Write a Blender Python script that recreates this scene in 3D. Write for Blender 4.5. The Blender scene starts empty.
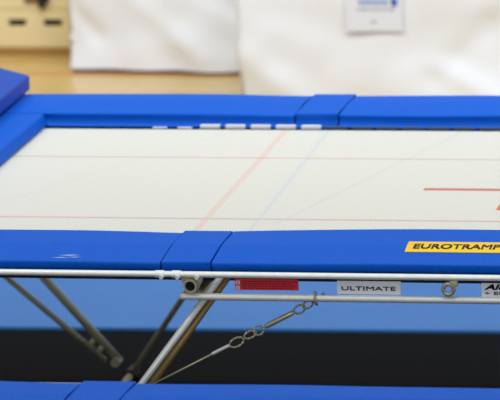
import bpy, bmesh, math, random
from mathutils import Vector, Matrix, noise
random.seed(4)
sc = bpy.context.scene
col = sc.collection

# ---------------------------------------------------------------- camera
BZ = 1.155                                   # height of the trampoline bed above the floor
r = Vector((0.97996, 0.19622, -0.03429)); u = Vector((-0.00901, 0.21561, 0.97644)); w = Vector((-0.19899, 0.95656, -0.21305))
cd = bpy.data.cameras.new('camera'); cam = bpy.data.objects.new('camera', cd); col.objects.link(cam)
m = Matrix.Identity(4)
for i in range(3):
    m[i][0], m[i][1], m[i][2] = r[i], u[i], -w[i]
m.translation = Vector((2.973, -19.2018, 4.2288 + BZ))
cam.matrix_world = m
cd.sensor_fit = 'HORIZONTAL'; cd.sensor_width = 36.0; cd.lens = 36.0 * 5279.0 / 500.0
cd.clip_end = 200
cd.dof.use_dof = True; cd.dof.focus_distance = 18.3; cd.dof.aperture_fstop = 5.6
sc.camera = cam

# ---------------------------------------------------------------- world, lights, exposure
wd = bpy.data.worlds.new('hall_air'); sc.world = wd; wd.use_nodes = True
bg = wd.node_tree.nodes['Background']
bg.inputs['Color'].default_value = (0.90, 0.95, 1.0, 1); bg.inputs['Strength'].default_value = 0.50
def area(name, loc, rot, sx, sy, power, colr):
    l = bpy.data.lights.new(name, 'AREA'); l.shape = 'RECTANGLE'; l.size = sx; l.size_y = sy
    l.energy = power; l.color = colr
    o = bpy.data.objects.new(name, l); col.objects.link(o); o.location = loc; o.rotation_euler = rot
for k, (x, y, p) in enumerate([(-5, -0.5, 150), (2.5, -0.5, 150), (-1, -6, 80)]):
    area('hall_lamp', (x, y, 8.5), (0, 0, 0), 3.0, 1.4, p, (1.0, 0.98, 0.94))
for x in (-5.5, -1.0, 3.5):
    area('backdrop_fill', (x, 2.3, 7.5), (math.radians(48), 0, 0), 2.4, 1.0, 200, (0.97, 0.98, 1.0))  # unseen fills tilted backwards, added to brighten the sheeted tables
# unseen fill behind the camera, added to brighten upright faces
area('front_fill', (1.0, -21.5, 6.2), (math.radians(78), 0, math.radians(6)), 12.0, 3.0, 450, (1.0, 0.99, 0.97))
sc.view_settings.view_transform = 'Standard'; sc.view_settings.look = 'None'
sc.view_settings.gamma = 1.0; sc.view_settings.use_curve_mapping = False
sc.view_settings.exposure = 0.0

# ---------------------------------------------------------------- materials
def srgb(c):
    return tuple(((v / 255) / 12.92 if v <= 10 else (((v / 255) + 0.055) / 1.055) ** 2.4) for v in c) + (1,)
def mat(name, c, rough=0.6, metal=0.0, spec=0.5, bump=0.0, bscale=60, mottle=0.0, mscale=8, sheen=0.0):
    M = bpy.data.materials.new(name); M.use_nodes = True
    nt = M.node_tree; b = nt.nodes['Principled BSDF']
    b.inputs['Roughness'].default_value = rough; b.inputs['Metallic'].default_value = metal
    b.inputs['Specular IOR Level'].default_value = spec
    b.inputs['Base Color'].default_value = srgb(c)
    if sheen: b.inputs['Sheen Weight'].default_value = sheen
    tc = nt.nodes.new('ShaderNodeTexCoord')
    if mottle:
        n = nt.nodes.new('ShaderNodeTexNoise'); n.inputs['Scale'].default_value = mscale; n.inputs['Detail'].default_value = 4
        nt.links.new(tc.outputs['Object'], n.inputs['Vector'])
        h = nt.nodes.new('ShaderNodeMixRGB'); h.inputs[0].default_value = 1
        h.inputs[1].default_value = tuple(min(1, v * (1 - mottle)) for v in srgb(c)[:3]) + (1,)
        h.inputs[2].default_value = tuple(min(1, v * (1 + mottle)) for v in srgb(c)[:3]) + (1,)
        nt.links.new(n.outputs['Fac'], h.inputs[0]); nt.links.new(h.outputs[0], b.inputs['Base Color'])
    if bump:
        n = nt.nodes.new('ShaderNodeTexNoise'); n.inputs['Scale'].default_value = bscale; n.inputs['Detail'].default_value = 3
        nt.links.new(tc.outputs['Object'], n.inputs['Vector'])
        bp = nt.nodes.new('ShaderNodeBump'); bp.inputs['Strength'].default_value = bump; bp.inputs['Distance'].default_value = 0.004
        nt.links.new(n.outputs['Fac'], bp.inputs['Height']); nt.links.new(bp.outputs[0], b.inputs['Normal'])
    return M
M_pad = mat('blue_vinyl', (0, 90, 204), 0.6, spec=0.14, bump=0.5, bscale=130, mottle=0.22, mscale=110)
M_mat = mat('violet_blue_vinyl', (40, 80, 176), 0.55, spec=0.15, bump=0.3, bscale=60)
M_floor_mat = mat('blue_floor_mat', (40, 108, 180), 0.5, spec=0.5, mottle=0.08, mscale=3)
M_black = mat('black_rubber', (4, 7, 14), 0.85, spec=0.08, mottle=0.25, mscale=40)
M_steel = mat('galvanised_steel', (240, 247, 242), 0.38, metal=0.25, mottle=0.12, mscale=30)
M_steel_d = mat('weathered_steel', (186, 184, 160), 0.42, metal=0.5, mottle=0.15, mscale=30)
M_leg = mat('leg_steel', (206, 200, 172), 0.35, metal=0.5, mottle=0.1, mscale=30)
M_leg_reflection = mat('floor_reflection_steel', (160, 136, 84), 0.45, metal=0.4, mottle=0.2, mscale=20)  # the floor's warm reflection is put into this steel colour
M_bore_shade = mat('bore_shade', (10, 12, 14), 0.9)
M_navy = mat('navy_webbing', (8, 26, 62), 0.8)
M_white_patch = mat('white_patch', (225, 225, 228), 0.7)
M_grey_patch = mat('grey_patch', (58, 76, 106), 0.7)
M_cloth = mat('white_sheet', (232, 237, 246), 0.85, spec=0.2)
M_wood = mat('pale_plywood', (234, 218, 170), 0.6, mottle=0.06, mscale=3)
M_wood_d = mat('brown_wood', (163, 124, 62), 0.6, mottle=0.1, mscale=6)
M_dark = mat('dark_metal', (20, 18, 20), 0.6)
M_brown = mat('brown_leather', (110, 72, 48), 0.6)
M_red = mat('red_label', (222, 30, 62), 0.5)
M_redd = mat('dark_red_print', (112, 8, 30), 0.5)
M_lab = mat('pale_label', (238, 242, 252), 0.45)
M_labtxt = mat('slate_print', (62, 74, 104), 0.5)
M_blueprint = mat('blue_print', (26, 84, 180), 0.5)
M_cyan = mat('cyan_print', (60, 170, 215), 0.5)
M_greyp = mat('grey_print', (120, 122, 128), 0.6)
M_yellow = mat('yellow_label', (250, 205, 10), 0.5)
M_ink = mat('black_ink', (24, 20, 12), 0.5)
M_paper = mat('paper', (222, 226, 240), 0.8)
M_palebl = mat('pale_blue_print', (120, 150, 200), 0.8)
M_scuff = mat('white_scuff', (140, 170, 225), 0.7)
M_wall = mat('plaster', (222, 216, 200), 0.9)
M_line = mat('orange_floor_paint', (214, 140, 90), 0.4)

def floor_material():
    M = bpy.data.materials.new('beech_parquet'); M.use_nodes = True
    nt = M.node_tree; b = nt.nodes['Principled BSDF']; b.inputs['Roughness'].default_value = 0.22
    tc = nt.nodes.new('ShaderNodeTexCoord')
    br = nt.nodes.new('ShaderNodeTexBrick'); br.inputs['Scale'].default_value = 1.0
    br.inputs['Brick Width'].default_value = 0.5; br.inputs['Row Height'].default_value = 0.07
    br.inputs['Mortar Size'].default_value = 0.0012
    br.inputs['Color1'].default_value = srgb((226, 196, 126)); br.inputs['Color2'].default_value = srgb((217, 184, 112))
    br.inputs['Mortar'].default_value = srgb((170, 130, 74))
    nt.links.new(tc.outputs['Object'], br.inputs['Vector'])
    n = nt.nodes.new('ShaderNodeTexNoise'); n.inputs['Scale'].default_value = 2.0
    nt.links.new(tc.outputs['Object'], n.inputs['Vector'])
    mx = nt.nodes.new('ShaderNodeMixRGB'); mx.blend_type = 'MULTIPLY'; mx.inputs[2].default_value = (0.9, 0.88, 0.84, 1)
    nt.links.new(n.outputs['Fac'], mx.inputs[0]); nt.links.new(br.outputs['Color'], mx.inputs[1])
    nt.links.new(mx.outputs[0], b.inputs['Base Color'])
    return M
M_floor = floor_material()

def bed_material():
    """woven string bed: cream weave, printed red lines and cross, faint blue-grey bands"""
    M = bpy.data.materials.new('woven_bed'); M.use_nodes = True
    nt = M.node_tree; b = nt.nodes['Principled BSDF']; b.inputs['Roughness'].default_value = 0.75
    b.inputs['Specular IOR Level'].default_value = 0.2
    N = nt.nodes.new; L = nt.links.new
    tc = N('ShaderNodeTexCoord'); sp = N('ShaderNodeSeparateXYZ'); L(tc.outputs['Object'], sp.inputs[0])
    X, Y = sp.outputs[0], sp.outputs[1]
    def mth(op, a, c=None):
        n = N('ShaderNodeMath'); n.operation = op
        for i, v in enumerate((a, c)):
            if v is None: continue
            if isinstance(v, (int, float)): n.inputs[i].default_value = v
            else: L(v, n.inputs[i])
        return n.outputs[0]
    def seg(x0, y0, x1, y1, half, soft=0.25):
        dx, dy = x1 - x0, y1 - y0; ln = math.hypot(dx, dy); dx /= ln; dy /= ln
        d = mth('ABSOLUTE', mth('ADD', mth('MULTIPLY', mth('SUBTRACT', X, x0), dy), mth('MULTIPLY', mth('SUBTRACT', Y, y0), -dx)))
        t = mth('ADD', mth('MULTIPLY', mth('SUBTRACT', X, x0), dx), mth('MULTIPLY', mth('SUBTRACT', Y, y0), dy))
        ins = mth('MULTIPLY', mth('GREATER_THAN', t, 0.0), mth('LESS_THAN', t, ln))
        mr = N('ShaderNodeMapRange'); mr.inputs['From Min'].default_value = half * (1 - soft); mr.inputs['From Max'].default_value = half
        mr.inputs['To Min'].default_value = 1; mr.inputs['To Max'].default_value = 0; L(d, mr.inputs['Value'])
        return mth('MULTIPLY', mr.outputs[0], ins)
    base = srgb((233, 231, 219))
    chk = N('ShaderNodeTexWave'); chk.inputs['Scale'].default_value = 22; chk.bands_direction = 'X'
    chk2 = N('ShaderNodeTexWave'); chk2.inputs['Scale'].default_value = 22; chk2.bands_direction = 'Y'
    L(tc.outputs['Object'], chk.inputs['Vector']); L(tc.outputs['Object'], chk2.inputs['Vector'])
    wv = mth('MULTIPLY', chk.outputs['Fac'], chk2.outputs['Fac'])
    c = N('ShaderNodeMixRGB'); c.inputs[1].default_value = srgb((220, 220, 212)); c.inputs[2].default_value = srgb((202, 202, 194)); L(wv, c.inputs[0])
    cur = c.outputs[0]
    segs = []
    for s in (-1, 1):
        segs.append((seg(-2.14, s * .54, 2.14, s * .54, .011), (196, 158, 140), .7 if s < 0 else .6))
        segs.append((seg(s * 1.072, -1.07, s * 1.088, 1.07, .0145), (222, 186, 174), .5))
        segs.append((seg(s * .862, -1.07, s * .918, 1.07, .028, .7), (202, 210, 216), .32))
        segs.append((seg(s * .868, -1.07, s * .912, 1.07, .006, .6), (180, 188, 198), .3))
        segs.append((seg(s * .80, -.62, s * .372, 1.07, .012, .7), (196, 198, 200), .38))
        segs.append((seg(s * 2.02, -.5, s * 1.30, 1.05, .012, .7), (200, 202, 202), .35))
    segs.append((seg(-.35, 0, .35, 0, .024), (200, 112, 88), .92))
    segs.append((seg(0, -.35, 0, .35, .026), (200, 112, 88), .95))
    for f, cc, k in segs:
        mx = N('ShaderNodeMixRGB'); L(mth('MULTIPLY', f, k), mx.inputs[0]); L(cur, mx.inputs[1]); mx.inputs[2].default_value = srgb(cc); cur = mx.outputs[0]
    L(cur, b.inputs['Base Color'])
    return M
M_bed = bed_material()

# ---------------------------------------------------------------- mesh helpers
def obj(name, bm, material, parent=None, smooth=False, kind=None):
    me = bpy.data.meshes.new(name); bmesh.ops.recalc_face_normals(bm, faces=bm.faces[:]); bm.to_mesh(me); bm.free()
    me.materials.append(material)
    if smooth:
        for p in me.polygons: p.use_smooth = True
    o = bpy.data.objects.new(name, me); col.objects.link(o)
    if parent: o.parent = parent
    if kind: o['kind'] = kind
    return o
def thing(name, label, cat, loc=(0, 0, 0), rotz=0, group=None):
    o = bpy.data.objects.new(name, None); col.objects.link(o); o.empty_display_size = 0.1
    o.location = loc; o.rotation_euler = (0, 0, rotz); o['label'] = label; o['category'] = cat
    if group: o['group'] = group
    return o
def tag(o, label, cat, group=None, kind=None):
    o['label'] = label; o['category'] = cat
    if group: o['group'] = group
    if kind: o['kind'] = kind
    return o
def struct(o): o['kind'] = 'structure'; return o
def add_box(bm, x0, x1, y0, y1, z0, z1, bev=0.0, seg=2):
    g = bmesh.ops.create_cube(bm, size=1.0)
    for v in g['verts']:
        v.co = Vector((x0 + (v.co.x + .5) * (x1 - x0), y0 + (v.co.y + .5) * (y1 - y0), z0 + (v.co.z + .5) * (z1 - z0)))
    if bev:
        es = list({e for v in g['verts'] for e in v.link_edges})
        bmesh.ops.bevel(bm, geom=es, offset=bev, segments=seg, profile=.6, affect='EDGES')
def box(*a, **k): bm = bmesh.new(); add_box(bm, *a, **k); return bm
def add_tube(bm, pts, rad, n=12, ratio=1.0, closed=False, caps=True):
    pts = [Vector(p) for p in pts]; rings = []; N = len(pts)
    for i, p in enumerate(pts):
        if closed: d = (pts[(i + 1) % N] - pts[i - 1])
        else: d = (pts[min(i + 1, N - 1)] - pts[max(i - 1, 0)])
        d.normalize()
        up = Vector((0, 0, 1)) if abs(d.z) < .9 else Vector((0, 1, 0))
        a = d.cross(up).normalized(); b = a.cross(d).normalized()
        rr = rad[i] if isinstance(rad, (list, tuple)) else rad
        rings.append([bm.verts.new(p + a * math.cos(t) * rr * ratio + b * math.sin(t) * rr) for t in [2 * math.pi * k / n for k in range(n)]])
    M = N if closed else N - 1
    for i in range(M):
        A, B = rings[i], rings[(i + 1) % N]
        for k in range(n): bm.faces.new((A[k], A[(k + 1) % n], B[(k + 1) % n], B[k]))
    if caps and not closed:
        bm.faces.new(rings[0]); bm.faces.new(rings[-1])
def tube(*a, **k): bm = bmesh.new(); add_tube(bm, *a, **k); return bm
def pipe(c0, c1, ro, ri, n=20):
    """hollow tube with open bore"""
    bm = bmesh.new(); c0 = Vector(c0); c1 = Vector(c1); d = (c1 - c0).normalized()
    up = Vector((0, 0, 1)); a = d.cross(up).normalized(); b = a.cross(d)
    R_ = []
    for c, rr in ((c0, ri), (c0, ro), (c1, ro), (c1, ri)):
        R_.append([bm.verts.new(c + a * math.cos(t) * rr + b * math.sin(t) * rr) for t in [2 * math.pi * k / n for k in range(n)]])
    for i in range(4):
        A, B = R_[i], R_[(i + 1) % 4]
        for k in range(n): bm.faces.new((A[k], A[(k + 1) % n], B[(k + 1) % n], B[k]))
    return bm
def ring(c, R0, rr, axis='y', n=20, m_=8, sx=1.0, tilt=0.0, a0=0, a1=2 * math.pi):
    pts = []
    full = abs(a1 - a0 - 2 * math.pi) < 1e-6
    for k in range(n if full else n + 1):
        t = a0 + (a1 - a0) * k / n
        lx, lz = math.cos(t) * R0 * sx, math.sin(t) * R0
        px, pz = lx * math.cos(tilt) - lz * math.sin(tilt), lx * math.sin(tilt) + lz * math.cos(tilt)
        pts.append((c[0] + px, c[1], c[2] + pz) if axis == 'y' else (c[0], c[1] + px, c[2] + pz))
    return pts, full
def add_ring(bm, c, R0, rr, **k):
    pts, full = ring(c, R0, rr, **k); add_tube(bm, pts, rr, n=8, closed=full)
def prism_x(x0, x1, sec, nx=24, arch=None, bev=0.012, wob=0.0, seed=0):
    """closed y-z section swept along x; arch(t) adds height to the top verts"""
    bm = bmesh.new(); rings = []
    for i in range(nx + 1):
        t = i / nx; x = x0 + (x1 - x0) * t; rg = []
        for j, (y, z) in enumerate(sec):
            dz = 0
            if wob: dz = wob * noise.noise(Vector((x * 2.3 + seed, y * 1.5, seed)))
            if arch: dy, dzz = arch(t, j); y += dy; dz += dzz
            rg.append(bm.verts.new((x, y, z + dz)))
        rings.append(rg)
    n = len(sec)
    for i in range(nx):
        for k in range(n): bm.faces.new((rings[i][k], rings[i][(k + 1) % n], rings[i + 1][(k + 1) % n], rings[i + 1][k]))
    bm.faces.new(rings[0]); bm.faces.new(rings[-1])
    return bm
def round_sec(pts, rad=0.012, seg=3):
    """round the corners of a closed section"""
    out = []; n = len(pts)
    for i in range(n):
        p = Vector(pts[i]); a = (Vector(pts[i - 1]) - p); b = (Vector(pts[(i + 1) % n]) - p)
        q = min(rad, a.length * .45, b.length * .45); A = p + a.normalized() * q; B = p + b.normalized() * q
        for k in range(seg + 1):
            t = k / seg; out.append(tuple((A * (1 - t) ** 2 + p * 2 * t * (1 - t) + B * t * t)))
    return out
def text_bm(s, width, height, bold=0.0, shear=0.0):
    cu = bpy.data.curves.new('lettering', 'FONT'); cu.body = s; cu.size = 1.0; cu.offset = bold; cu.shear = shear; cu.resolution_u = 3
    cu.extrude = 0.0
    to = bpy.data.objects.new('lettering', cu); col.objects.link(to)
    bpy.context.view_layer.update()
    me = bpy.data.meshes.new_from_object(to.evaluated_get(bpy.context.evaluated_depsgraph_get()))
    bpy.data.objects.remove(to); bpy.data.curves.remove(cu)
    bm = bmesh.new(); bm.from_mesh(me); bpy.data.meshes.remove(me)
    xs = [v.co.x for v in bm.verts]; ys = [v.co.y for v in bm.verts]
    for v in bm.verts:
        v.co.x = (v.co.x - min(xs)) / (max(xs) - min(xs)) * width; v.co.y = (v.co.y - min(ys)) / (max(ys) - min(ys)) * height; v.co.z = 0
    g = bmesh.ops.extrude_face_region(bm, geom=bm.faces[:])
    for e in g['geom']:
        if isinstance(e, bmesh.types.BMVert): e.co.z += 0.0006
    return bm
def place(bm, fn):
    for v in bm.verts: v.co = Vector(fn(v.co))
    return bm
def joined(parts):
    bm = bmesh.new()
    for p in parts:
        me = bpy.data.meshes.new('t'); p.to_mesh(me); p.free(); bm.from_mesh(me); bpy.data.meshes.remove(me)
    return bm

# ---------------------------------------------------------------- the hall
bm = box(-14, 10, -22, 16, -0.2, 0); struct(obj('floor', bm, M_floor))
bm = box(-14, 10, 15.8, 16, 0, 8); struct(obj('wall_back', bm, M_wall))
bm = box(-14, -13.8, -22, 15.8, 0, 8); struct(obj('wall_left', bm, M_wall))
bm = box(-9, -2.0, 8.03, 8.08, 0, 0.002); o = obj('trim_1', bm, M_line); struct(o)

# ---------------------------------------------------------------- mats on the floor
bm = box(-5.2, 5.2, -6.6, 2.29, 0, 0.02, bev=.006)
place(bm, lambda c: (c.x, c.y + (0.025 * (c.x + 1.5) if c.y > 0 else 0), c.z))
tag(obj('rubber_floor_mat', bm, M_black), 'black rubber matting on the floor beneath the trampolines', 'floor mat')
bm = box(-5.2, 5.2, 2.31, 4.3, 0, 0.03, bev=.01)
place(bm, lambda c: (c.x, c.y + 0.025 * (c.x + 1.5), c.z))
tag(obj('safety_mat', bm, M_floor_mat), 'long blue safety mat on the floor behind the trampoline', 'floor mat')

# ---------------------------------------------------------------- trampoline
def make_trampoline(label, loc, full=True):
    T = thing('trampoline', label, 'trampoline', loc)
    P = lambda name, bm, mt, par=T, **k: obj(name, bm, mt, par, **k)
    B = BZ
    # bed
    bm = bmesh.new(); nx, ny = 40, 20; g = []
    for j in range(ny + 1):
        g.append([bm.verts.new((-2.14 + 4.28 * i / nx, -1.075 + 2.15 * j / ny, 0)) for i in range(nx + 1)])
    for j in range(ny):
        for i in range(nx): bm.faces.new((g[j][i], g[j][i + 1], g[j + 1][i + 1], g[j + 1][i]))
    ge = bmesh.ops.extrude_face_region(bm, geom=bm.faces[:])
    for e in ge['geom']:
        if isinstance(e, bmesh.types.BMVert): e.co.z -= 0.004
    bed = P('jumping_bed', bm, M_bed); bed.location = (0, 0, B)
    # webbing round the bed, running out to the springs and the frame
    bm = bmesh.new()
    for a in ((-2.56, 2.56, 1.07, 1.47), (-2.56, 2.56, -1.47, -1.07), (-2.56, -2.13, -1.07, 1.07), (2.13, 2.56, -1.07, 1.07)):
        add_box(bm, *a, B - .012, B - .004)
    P('spring_webbing', bm, M_navy)
    bm = bmesh.new()
    P('bed_binding', box(-2.14, 2.14, 1.076, 1.084, B - .004, B + .002), M_navy)
    P('bed_binding', box(-2.14, 2.14, -1.084, -1.076, B - .004, B + .002), M_navy)
    n = 0
    for k in range(42):
        x = -2.125 + .1033 * k
        if x > 2.1: break
        light = -1.48 < x < -.90
        edge = -1.72 < x < -1.48
        wd_ = .080 if light else (.088 if x > -.9 else .06)
        if x < -1.66: continue
        mt = M_white_patch if light else M_grey_patch
        lx = x
        z1 = B + (.016 if light else .012) * (0.5 if edge else 1)
        o = P('gap_patch', box(lx - wd_ / 2, lx + wd_ / 2, 1.086, 1.11, B - .004, z1, bev=.003), M_white_patch if (light or edge) else M_grey_patch)  # patches standing for background seen through gaps under the pad
        if light or edge: o['label'] = 'white patch for the background seen through the gap'
    # frame: oval rail all round
    R0 = .0108; zc = B + .030; bm = bmesh.new()
    pts = []
    for cx, cy, a0 in ((2.55, 1.46, 0), (-2.55, 1.46, 90), (-2.55, -1.46, 180), (2.55, -1.46, 270)):
        for k in range(7):
            t = math.radians(a0 + 15 * k); pts.append((cx + .1 * math.cos(t), cy + .1 * math.sin(t), zc))
    add_tube(bm, pts, R0, n=14, ratio=1.5, closed=True)
    fr = P('frame', bm, M_steel, smooth=True)
    for s in (-1, 1):                                   # lower rails between the hinges
        bm = tube([(-.962, s * 1.55, B - .0525), (-.94, s * 1.55, B - .0525), (0, s * 1.55, B - .053), (.94, s * 1.55, B - .0525), (.962, s * 1.55, B - .0525)], .0125, n=14)
        P('lower_rail', bm, M_steel, smooth=True)
    for sx in (-1, 1):                                  # hinge cross tubes with brackets and bolts
        h = P('hinge_tube', joined([pipe((sx * .918, q * 1.585, B - .008), (sx * .918, q * 1.40, B - .008), .0245, .018) for q in (-1, 1)] + [tube([(sx * .918, -1.47, B - .065), (sx * .918, 1.47, B - .065)], .02, n=14)]), M_steel_d, smooth=False)
        for s in (-1, 1):
            P('bore', tube([(sx * .918, s * 1.570, B - .008), (sx * .918, s * 1.55, B - .008)], .0181, n=20), M_bore_shade, h)  # black plug painting the shade inside the open tube
            bm = bmesh.new()
            prof = [(-.968, .034), (-.952, .0), (-.940, -.030), (-.897, -.030), (-.884, .0), (-.868, .034)]
            A = [bm.verts.new((sx * abs(x), s * 1.552, B + z)) for x, z in prof]; Bv = [bm.verts.new((sx * abs(x), s * 1.544, B + z)) for x, z in prof]
            bm.faces.new(A); bm.faces.new(Bv)
            for k in range(6): bm.faces.new((A[k], A[(k + 1) % 6], Bv[(k + 1) % 6], Bv[k]))
            P('hinge_bracket', bm, M_steel_d, h)
            for bx in (-1.02, -.962, -.893):
                P('bolt', tube([(sx * -bx, s * 1.565, B + .024), (sx * -bx, s * 1.588, B + .024)], .008, n=6), M_steel, h)
            P('collar', tube([(sx * 1.045, s * 1.56, B + .03), (sx * 1.015, s * 1.56, B + .03)], .0135, n=12, ratio=1.4), M_steel, h)
            P('collar', tube([(sx * .985, s * 1.56, B + .03), (sx * .955, s * 1.56, B + .03)], .0135, n=12, ratio=1.4), M_steel, h)
    # legs: splayed tubes, near ones stouter, joined by floor tubes
    for sx in (-1, 1):
        for s in (-1, 1):
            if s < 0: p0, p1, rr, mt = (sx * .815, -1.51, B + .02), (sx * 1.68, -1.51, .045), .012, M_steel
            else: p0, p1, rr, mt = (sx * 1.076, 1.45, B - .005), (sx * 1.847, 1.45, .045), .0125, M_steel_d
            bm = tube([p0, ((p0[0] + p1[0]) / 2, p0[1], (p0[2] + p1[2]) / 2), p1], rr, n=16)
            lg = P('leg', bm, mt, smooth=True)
            P('foot', tube([(p1[0], p1[1] - .05, .045), (p1[0], p1[1] + .05, .045)], .025, n=14), M_dark, lg)
            if s < 0:
                P('leg_reflection_tube', tube([(sx * .79, -1.475, B + .02), (sx * 1.093, -1.475, B - .39), (sx * 1.63, -1.475, .10)], .0125, n=12), M_leg_reflection, lg, smooth=True)  # tube coloured with the brown floor reflection beside the bright leg
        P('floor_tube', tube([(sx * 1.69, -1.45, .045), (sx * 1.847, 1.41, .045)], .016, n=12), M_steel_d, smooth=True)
    for sx in (-1, 1):                                  # struts from the feet up to the frame corners
        for s in (-1, 1):
            y = s * 1.45
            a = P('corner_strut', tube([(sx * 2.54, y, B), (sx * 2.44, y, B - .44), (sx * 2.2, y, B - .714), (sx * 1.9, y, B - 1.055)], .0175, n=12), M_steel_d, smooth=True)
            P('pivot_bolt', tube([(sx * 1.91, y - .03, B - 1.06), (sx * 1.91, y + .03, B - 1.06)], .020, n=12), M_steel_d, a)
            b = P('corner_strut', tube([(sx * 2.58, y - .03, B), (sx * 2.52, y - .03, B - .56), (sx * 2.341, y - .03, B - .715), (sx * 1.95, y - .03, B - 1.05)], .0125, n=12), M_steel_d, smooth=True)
            for bx, bz in ((2.005, -.975), (1.97, -1.0)):
                P('bolt', tube([(sx * bx, y - .06, B + bz), (sx * bx, y + .01, B + bz)], .011, n=10), M_steel_d, b)
    # tension cables with turnbuckles, on both sides and both ends
    def cable(s, sx):
        q = lambda x, z: (sx * -x, s * 1.5, B + z)
        C = P('tension_cable', tube([q(-1.115, -.402), q(-.845, -.262)], .0032, n=8), M_leg, smooth=True)
        C['label'] = 'thin steel cable with turnbuckle'
        dirn = math.atan2(.314, .6) * (1 if sx < 0 else -1)
        if sx > 0: dirn = -math.atan2(.314, .6)
        def lk(x, z, R_, squash=.55):
            bm = bmesh.new(); add_ring(bm, q(x, z), R_, .0042, sx=1.0, tilt=dirn)
            return place(bm, lambda c: c)
        def shackle(x, z, L_, W_):
            bm = bmesh.new(); pts = []
            for k in range(20):
                t = 2 * math.pi * k / 20
                lx, lz = math.cos(t) * L_, math.sin(t) * W_
                pts.append((sx * -x + lx * math.cos(dirn) - lz * math.sin(dirn), s * 1.5 + s * .004 * (k % 2), B + z + lx * math.sin(dirn) + lz * math.cos(dirn)))
            add_tube(bm, pts, .0038, n=8, closed=True); return bm
        P('rod', tube([q(-.865, -.272), q(-.80, -.239)], .006, n=8), M_steel, C)
        P('link', shackle(-.775, -.228, .028, .015), M_steel_d, C)
        P('link', shackle(-.725, -.199, .024, .012), M_steel_d, C)
        P('link', shackle(-.695, -.184, .018, .016), M_steel_d, C)
        P('turnbuckle', tube([q(-.672, -.171), q(-.662, -.166), q(-.575, -.121), q(-.565, -.116)], [.006, .0095, .0095, .006], n=10), M_leg, C, smooth=True)
        P('link', shackle(-.545, -.105, .022, .014), M_steel_d, C)
        P('link', shackle(-.515, -.088, .02, .012), M_steel_d, C)
        bm = bmesh.new(); pts = []
        for k in range(22):
            t = math.radians(-60 + 330 * k / 21)
            pts.append((sx * (.478) + .012 * (k / 21 - .5), s * 1.55 + .021 * math.cos(t), B - .053 + .021 * math.sin(t)))
        add_tube(bm, pts, .005, n=8); add_tube(bm, [q(-.50, -.08), q(-.478, -.066), q(-.455, -.048)], .006, n=8)
        P('hook', bm, M_steel_d, C, smooth=True)
    for s in (-1, 1):
        for sx in (-1, 1): cable(s, -sx * -1)
    # ring clamp at the middle of the near side
    bm = bmesh.new(); add_ring(bm, (-.002, -1.570, B - .010), .0185, .0078)
    rc = P('ring_clamp', bm, M_steel_d, smooth=True)
    bm = box(.004, .032, -1.578, -1.56, B - .0, B + .020, bev=.003); P('clamp_block', bm, M_steel_d, rc)
    # labels on plates between the rails
    def plate(x0, x1, z0, z1, mt, dz=0):
        return P('label_plate', box(x0, x1, -1.536, -1.530, B + z0 + .007, B + z1 + .007, bev=.001), mt)
    def wtext(s, x, z, wdt, hgt, mt, par, **k):
        h_ = k.pop('heavy', .0005)
        bm = joined([place(text_bm(s, wdt, hgt, **k), lambda c, a=a, b=b: (c.x + a, c.y + b, c.z)) for a, b in ((-h_, 0), (h_, 0), (0, h_ * 1.6), (0, -h_ * 1.6))]); place(bm, lambda c: (x + c.x, -1.5364 - c.z, B + z + .007 + c.y)); return P('lettering', bm, mt, par)
    pl = plate(-.767, -.540, -.037, .003, M_red); pl['label'] = 'red warning label'
    for zz in (-.010, -.029):
        bm = box(-.763, -.749, -1.538, -1.536, B + zz + .001, B + zz + .014); P('pictogram', bm, M_white_patch, pl)
        bm = box(-.758, -.754, -1.539, -1.538, B + zz + .003, B + zz + .011); P('symbol', bm, M_red, pl)
    bm = bmesh.new(); rnd = random.Random(3)
    for zz in (-.005, -.013, -.021, -.029):
        x = -.740
        while x < -.560:
            l = rnd.uniform(.008, .022); add_box(bm, x, x + l, -1.538, -1.536, B + zz + .005, B + zz + .008); x += l + .004
    P('fine_print', bm, M_redd, pl)
    pl = plate(-.402, -.176, -.047, 0.0, M_lab); pl['label'] = 'pale label reading ULTIMATE'
    wtext('ULTIMATE', -.386, -.033, .192, .014, M_labtxt, pl)
    pl = plate(.109, .368, -.052, -.002, M_lab); pl['label'] = 'white label with blue lettering'
    wtext('Alder', .120, -.025, .12, .02, M_blueprint, pl, bold=.03, shear=.3)
    wtext('+ Eisenhut', .120, -.043, .16, .011, M_greyp, pl)
    # pads
    def pad(x0, x1, side, kind='side'):
        mid = kind == 'mid'
        if side < 0:
            if kind == 'joint': sec = [(-1.520, .030), (-1.536, .069), (-1.34, .088), (-1.118, .088), (-1.112, .03)]
            elif mid: sec = [(-1.520, .030), (-1.540, .068), (-1.34, .092), (-1.115, .090), (-1.105, .03)]
            else: sec = [(-1.520, .030), (-1.537, .067), (-1.34, .086), (-1.125, .086), (-1.115, .03)]
        else:
            if kind == 'joint': sec = [(1.092, .0), (1.128, .030), (1.113, .059), (1.543, .057), (1.548, .02)]
            else: sec = [(1.092, .004), (1.128, .030), (1.113, .057), (1.34, .066), (1.535, .054), (1.54, .02)]
        sec = round_sec(sec, .012)
        def arch(t, j):
            y, z = sec[j]
            k = math.sin(math.pi * t)
            return (0, (.012 * k if (mid and side < 0 and z > .05 and y > -1.3) else 0.0) + (-.004 * (1 - k) if z > .05 and kind != 'joint' else 0))
        bm = prism_x(x0, x1, sec, nx=30 if x1 - x0 > .5 else 6, arch=arch, wob=.004, seed=side * 3 + x0)
        place(bm, lambda c: (c.x, c.y, c.z + B))
        return P('frame_pad', bm, M_pad, smooth=False)
    pads = []
    for s in (-1, 1):
        a, b = (1.032, .852) if s < 0 else (1.058, .882)
        pads.append(pad(-2.62, -a - .004, s)); pads.append(pad(-a + .003, -b - .003, s, 'joint'))
        pads.append(pad(-b + .004, b - .004, s, 'mid'))
        pads.append(pad(b + .003, a - .003, s, 'joint')); pads.append(pad(a + .004, 2.62, s))
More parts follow.
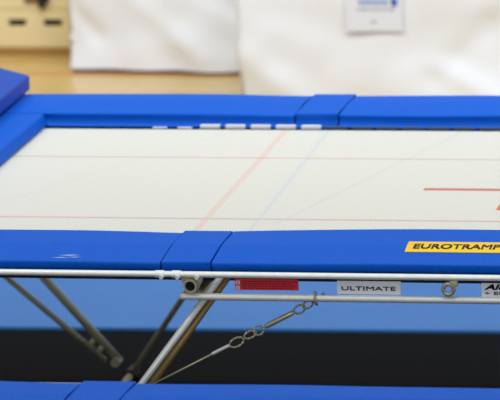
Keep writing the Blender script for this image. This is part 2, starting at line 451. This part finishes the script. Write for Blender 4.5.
    for sx in (-1, 1):                                  # short-end pads, tucked between the long ones
        sec = round_sec([(-.26, .028), (-.26, .055), (.26, .056), (.275, .004)], .012)
        bm = prism_x(-1.11, 1.10, sec, nx=30, wob=.003, seed=5)
        place(bm, lambda c: (sx * -1 * (2.30 - c.y) if False else -sx * (-(2.35) + c.y), c.x, c.z + B))
        P('end_pad', bm, M_pad)
    # marks on the near middle pad
    near_mid = pads[2]
    def padz(x, y):
        t = (x + .878) / 1.756; k = math.sin(math.pi * max(0, min(1, t)))
        if y < -1.34: z = .068 + (y + 1.54) / .2 * .024
        else: z = .092 - (y + 1.34) / .225 * .002
        return B + z - .004 * (1 - k) + (.012 * k if y > -1.3 else 0) + .004 * noise.noise(Vector((x * 2.3 - 3 - .878, y * 1.5, -3 - .878)))
    if full:
        dg = bmesh.new(); nx, ny = 24, 8
        def gridpatch(x0, x1, y0, y1, skew, off):
            bm = bmesh.new(); G = []
            for j in range(ny + 1):
                y = y0 + (y1 - y0) * j / ny
                G.append([bm.verts.new((x0 + (x1 - x0) * i / nx + skew * j / ny, y, 0)) for i in range(nx + 1)])
            for j in range(ny):
                for i in range(nx): bm.faces.new((G[j][i], G[j][i + 1], G[j + 1][i + 1], G[j + 1][i]))
            e = bmesh.ops.extrude_face_region(bm, geom=bm.faces[:])
            for v in e['geom']:
                if isinstance(v, bmesh.types.BMVert): v.co.z = .001
            return bm
        dg.free()
        from mathutils.bvhtree import BVHTree
        tree = BVHTree.FromPolygons([v.co[:] for v in near_mid.data.vertices], [p.vertices[:] for p in near_mid.data.polygons])
        def drape(bm, off):
            for v in bm.verts:
                h = tree.ray_cast(Vector((v.co.x, v.co.y, B + 1)), Vector((0, 0, -1)))[0]
                zz = h.z if h else B + .08
                v.co.z = zz + off + v.co.z
            return bm
        bm = drape(gridpatch(-.180, .32, -1.414, -1.297, -.004, 0), .001)
        dc = P('yellow_decal', bm, M_yellow, near_mid); dc['label'] = 'yellow strip with black lettering'
        bm = joined([place(text_bm('EUROTRAMP', .307, .050), lambda c, a=a, b=b: (c.x + a, c.y + b, c.z)) for a, b in ((-.0012, -.002), (.0012, -.002), (-.0012, .003), (.0012, .003))]); place(bm, lambda c: (-.156 + c.x, -1.381 + c.y, c.z))
        drape(bm, .0024); P('lettering', bm, M_ink, dc)
        # scuffs on the near left pad
        left = pads[0]
        tr2 = BVHTree.FromPolygons([v.co[:] for v in left.data.vertices], [p.vertices[:] for p in left.data.polygons])
        bm = bmesh.new()
        for x, y, l, d in ((-1.40, -1.500, .035, .004), (-1.375, -1.475, .04, .006), (-1.352, -1.495, .025, .004)):
            a = [(x - l, y), (x, y - d * 1.2), (x + l, y + d), (x, y + d * 1.4)]
            f = bm.faces.new([bm.verts.new((p[0], p[1], 0)) for p in a])
        e = bmesh.ops.extrude_face_region(bm, geom=bm.faces[:])
        for v in e['geom']:
            if isinstance(v, bmesh.types.BMVert): v.co.z = .0006
        for v in bm.verts:
            h = tr2.ray_cast(Vector((v.co.x, v.co.y, B + 1)), Vector((0, 0, -1)))[0]
            v.co.z += (h.z if h else B + .07) + .0008
        P('scuff_mark', bm, M_scuff, left)
    return T
make_trampoline('blue padded trampoline with cream bed in the middle of the hall', (0, 0, 0))
make_trampoline('nearer blue padded trampoline whose rear pad crosses the bottom edge', (.125, -4.70, 0), full=False)

# ---------------------------------------------------------------- end deck with its landing mat
D = thing('end_deck', 'wooden topped steel end deck under the violet-blue mat beside the trampoline', 'end deck', (-3.6, 0, 0))
def DP(name, bm, mt, par=D, **k):
    place(bm, lambda c: (c.x + 3.6, c.y, c.z)); return obj(name, bm, mt, par, **k)
DP('deck_board', box(-4.6, -2.74, -1.5, 1.5, BZ - .01, BZ + .03, bev=.004), M_wood_d)
bm = bmesh.new()
for y in (-1.45, 1.45): add_tube(bm, [(-4.58, y, BZ - .035), (-2.78, y, BZ - .035)], .02, n=12)
for x in (-4.5, -2.8): add_tube(bm, [(x, -1.45, BZ - .035), (x, 1.45, BZ - .035)], .02, n=12)
DP('deck_frame', bm, M_steel_d, smooth=True)
for s in (-1, 1):
    for x in (-4.4, -2.9): DP('deck_leg', tube([(x, s * 1.42, BZ - .04), (x, s * 1.42, 0)], .02, n=12), M_steel_d)
# mat: thick, drooping towards its inner edge
secm = [(-2.242, .071), (-2.242, .132), (-2.36, .163), (-2.52, .205), (-2.70, .230), (-4.55, .235), (-4.56, .071)]
bm = bmesh.new(); G = []
ys = [-1.08 + 2.58 * i / 12 for i in range(13)]
sr = round_sec(secm, .008, 2)
for y in ys: G.append([bm.verts.new((x, y, BZ + z + .001)) for x, z in sr])
for i in range(12):
    for k in range(len(sr)): bm.faces.new((G[i][k], G[i][(k + 1) % len(sr)], G[i + 1][(k + 1) % len(sr)], G[i + 1][k]))
bm.faces.new(G[0]); bm.faces.new(G[-1])
tag(obj('landing_mat', bm, M_mat), 'thick violet-blue landing mat lying over the trampoline left end pad', 'mat')

# ---------------------------------------------------------------- white sheeted tables behind
def draped(x0, x1, y0, y1, z0, z1, seed, creases):
    """closed sheet hanging over a table: top and four sides with soft folds"""
    bm = bmesh.new(); nz = 30; path = []; creases = [c[:5] + (c[5] * .6,) for c in creases]
    def run(a, b, n):
        for k in range(n): path.append((a[0] + (b[0] - a[0]) * k / n, a[1] + (b[1] - a[1]) * k / n))
    run((x0, y0), (x1, y0), 110); run((x1, y0), (x1, y1), 30); run((x1, y1), (x0, y1), 50); run((x0, y1), (x0, y0), 30)
    cx, cy = (x0 + x1) / 2, (y0 + y1) / 2
    rings = []
    for j in range(nz + 1):
        t = j / nz; z = z0 + (z1 - z0) * t; rg = []
        for (x, y) in path:
            amp = .035 * (1 - t) + .012
            p = Vector((x * 2.2 + seed, y * 2.2, z * 2.5)); d = noise.noise(p) + .5 * noise.noise(p * 2.3)
            for (ax, az, bx, bz, wd_, h) in creases:
                L2 = (bx - ax) ** 2 + (bz - az) ** 2; tt = max(0, min(1, ((x - ax) * (bx - ax) + (z - az) * (bz - az)) / L2))
                dd = math.hypot(x - ax - tt * (bx - ax), z - az - tt * (bz - az)); d += h * math.exp(-(dd / wd_) ** 2)
            nxv = Vector((x - cx, y - cy)); 
            n2 = Vector((0, -1)) if abs(y - y0) < 1e-6 else Vector((0, 1)) if abs(y - y1) < 1e-6 else Vector((1 if x > cx else -1, 0))
            rg.append(bm.verts.new((x + n2.x * amp * d, y + n2.y * amp * d, z + (.012 * noise.noise(Vector((x * 3, seed, 0))) if j == 0 else 0))))
        rings.append(rg)
    n = len(path)
    for j in range(nz):
        for k in range(n): bm.faces.new((rings[j][k], rings[j][(k + 1) % n], rings[j + 1][(k + 1) % n], rings[j + 1][k]))
    bm.faces.new(rings[-1])
    return bm
def sheeted_table(x0, x1, y0, y1, label, seed, creases, zc):
    T = thing('draped_table', label, 'table', ((x0 + x1) / 2, (y0 + y1) / 2, 0))
    off = Vector(((x0 + x1) / 2, (y0 + y1) / 2, 0)); f = lambda bm: place(bm, lambda c: c - off)
    obj('sheet', f(draped(x0, x1, y0, y1, zc, .76, seed, creases)), M_cloth, T, smooth=True)
    obj('tabletop', f(box(x0 + .08, x1 - .08, y0 + .08, y1 - .08, .70, .735)), M_wood, T)
    obj('dark_base', f(box(x0 + .012, x1 - .012, y0 + .02, y1 - .05, 0, zc + .0 + .02)), M_dark, T)  # dark block filling the gap from floor to sheet hem
    return T
tb = sheeted_table(-3.65, -1.4, 8.03, 8.89, 'white sheeted table beside the wooden box, farther of the two', 2.0,
              [(-3.62, .36, -3.50, .2, .05, -1.0), (-3.3, .42, -2.9, .1, .06, .7), (-2.9, .45, -2.6, .3, .05, -.7)], .022)
tb.rotation_euler.z = -.07
sheeted_table(-2.505, .9, 7.0, 7.85, 'white sheeted table with a paper notice, nearer of the two', 9.0,
              [(-1.5, .2, -1.15, .5, .07, -1.1), (-1.45, .25, -1.1, .06, .06, 1.2), (-1.2, .5, -1.0, .12, .08, -1.3), (-2.45, .3, -2.2, .1, .08, .7)], .01)
# notice taped to the nearer sheet
nx0, nx1, nz0 = -1.94, -1.645, BZ - .712
from mathutils.bvhtree import BVHTree
sh = bpy.data.objects['sheet.001']; offy = Vector((-.8025, 7.425, 0))
sv = [v.co + offy for v in sh.data.vertices]
tr = BVHTree.FromPolygons(sv, [p.vertices[:] for p in sh.data.polygons])
y = min(tr.ray_cast(Vector((xx, 5, z_)), Vector((0, 1, 0)))[0].y for xx in (nx0 + .01, (nx0 + nx1) / 2, nx1 - .01) for z_ in (nz0, nz0 + .1, nz0 + .2, nz0 + .29)) - .012
N_ = tag(obj('paper_notice', box(nx0, nx1, y, y + .002, nz0, nz0 + .30), M_paper), 'pale bluish paper notice taped to the front of the white sheet', 'notice')
bm = bmesh.new(); rnd = random.Random(8); x = nx0 + .06
while x < nx1 - .06:
    l = rnd.uniform(.012, .03); add_box(bm, x, x + l, y - .001, y, nz0 + .108, nz0 + .117); x += l + .008
obj('text_line', bm, M_greyp, N_)
bm = bmesh.new(); add_box(bm, nx0 + .13, nx0 + .16, y - .001, y, nz0 + .045, nz0 + .052); obj('footnote', bm, M_greyp, N_)
bm = bmesh.new(); x = nx0 + .07
for k in range(6): add_box(bm, x, x + .018, y - .001, y, nz0 + .135, nz0 + .165, bev=0); x += .026
obj('heading', bm, M_palebl, N_)
bm = bmesh.new(); add_box(bm, nx0 + .238, nx0 + .268, y - .002, y, nz0 + .132, nz0 + .17, bev=.004); obj('emblem', bm, M_blueprint, N_)

# ---------------------------------------------------------------- wooden box at the back left
W = thing('wooden_box', 'pale plywood equipment box with two dark hand slots', 'box', (-4.5, 8.9, 0))
def WP(name, bm, mt, par=W, **k):
    place(bm, lambda c: (c.x + 4.5, c.y - 8.9, c.z)); return obj(name, bm, mt, par, **k)
def slotted(x0, x1, y0, y1, z0, z1, slots):
    """front board with real slots cut through"""
    bm = bmesh.new(); xs = sorted({x0, x1, *[s[0] for s in slots], *[s[1] for s in slots]}); zs = sorted({z0, z1, slots[0][2], slots[0][3]})
    for i in range(len(xs) - 1):
        for j in range(len(zs) - 1):
            if any(abs(xs[i] - s[0]) < 1e-6 and abs(zs[j] - s[2]) < 1e-6 for s in slots): continue
            add_box(bm, xs[i], xs[i + 1], y0, y1, zs[j], zs[j + 1])
    bmesh.ops.remove_doubles(bm, verts=bm.verts[:], dist=1e-5); return bm
zz = BZ
sl = [(-4.135, -4.035, zz - .992, zz - .955), (-3.935, -3.832, zz - .992, zz - .955), (-4.335, -4.235, zz - .992, zz - .955)]
WP('lower_panel', slotted(-5.2, -3.70, 8.60, 8.62, .045, zz - .90, sl), M_wood)
WP('upper_panel', box(-5.2, -3.70, 8.605, 8.625, zz - .897, .74, bev=.003), M_wood)
bm = bmesh.new()
add_box(bm, -5.2, -5.18, 8.63, 9.2, .045, .74); add_box(bm, -3.72, -3.70, 8.63, 9.2, .045, .74); add_box(bm, -5.2, -3.70, 9.2, 9.22, .045, .74); add_box(bm, -5.2, -3.7, 8.6, 9.22, .74, .76)
WP('carcass', bm, M_wood)
WP('slot_shade_sheet', box(-5.17, -3.73, 8.66, 8.68, .045, .74), M_dark)  # dark sheet added behind the slots to paint the shade inside
WP('plinth', box(-5.21, -3.69, 8.585, 9.22, 0, .045, bev=.004), M_wood_d)
lt = WP('latch', tube([(-3.93, 8.585, zz - .80), (-3.925, 8.58, zz - .845), (-3.945, 8.575, zz - .885)], [.035, .032, .018], n=10), M_dark)
lt['label'] = 'black latch hanging at the front'
WP('strap', box(-4.04, -3.94, 8.59, 8.604, zz - .862, zz - .835, bev=.004), M_brown, lt)
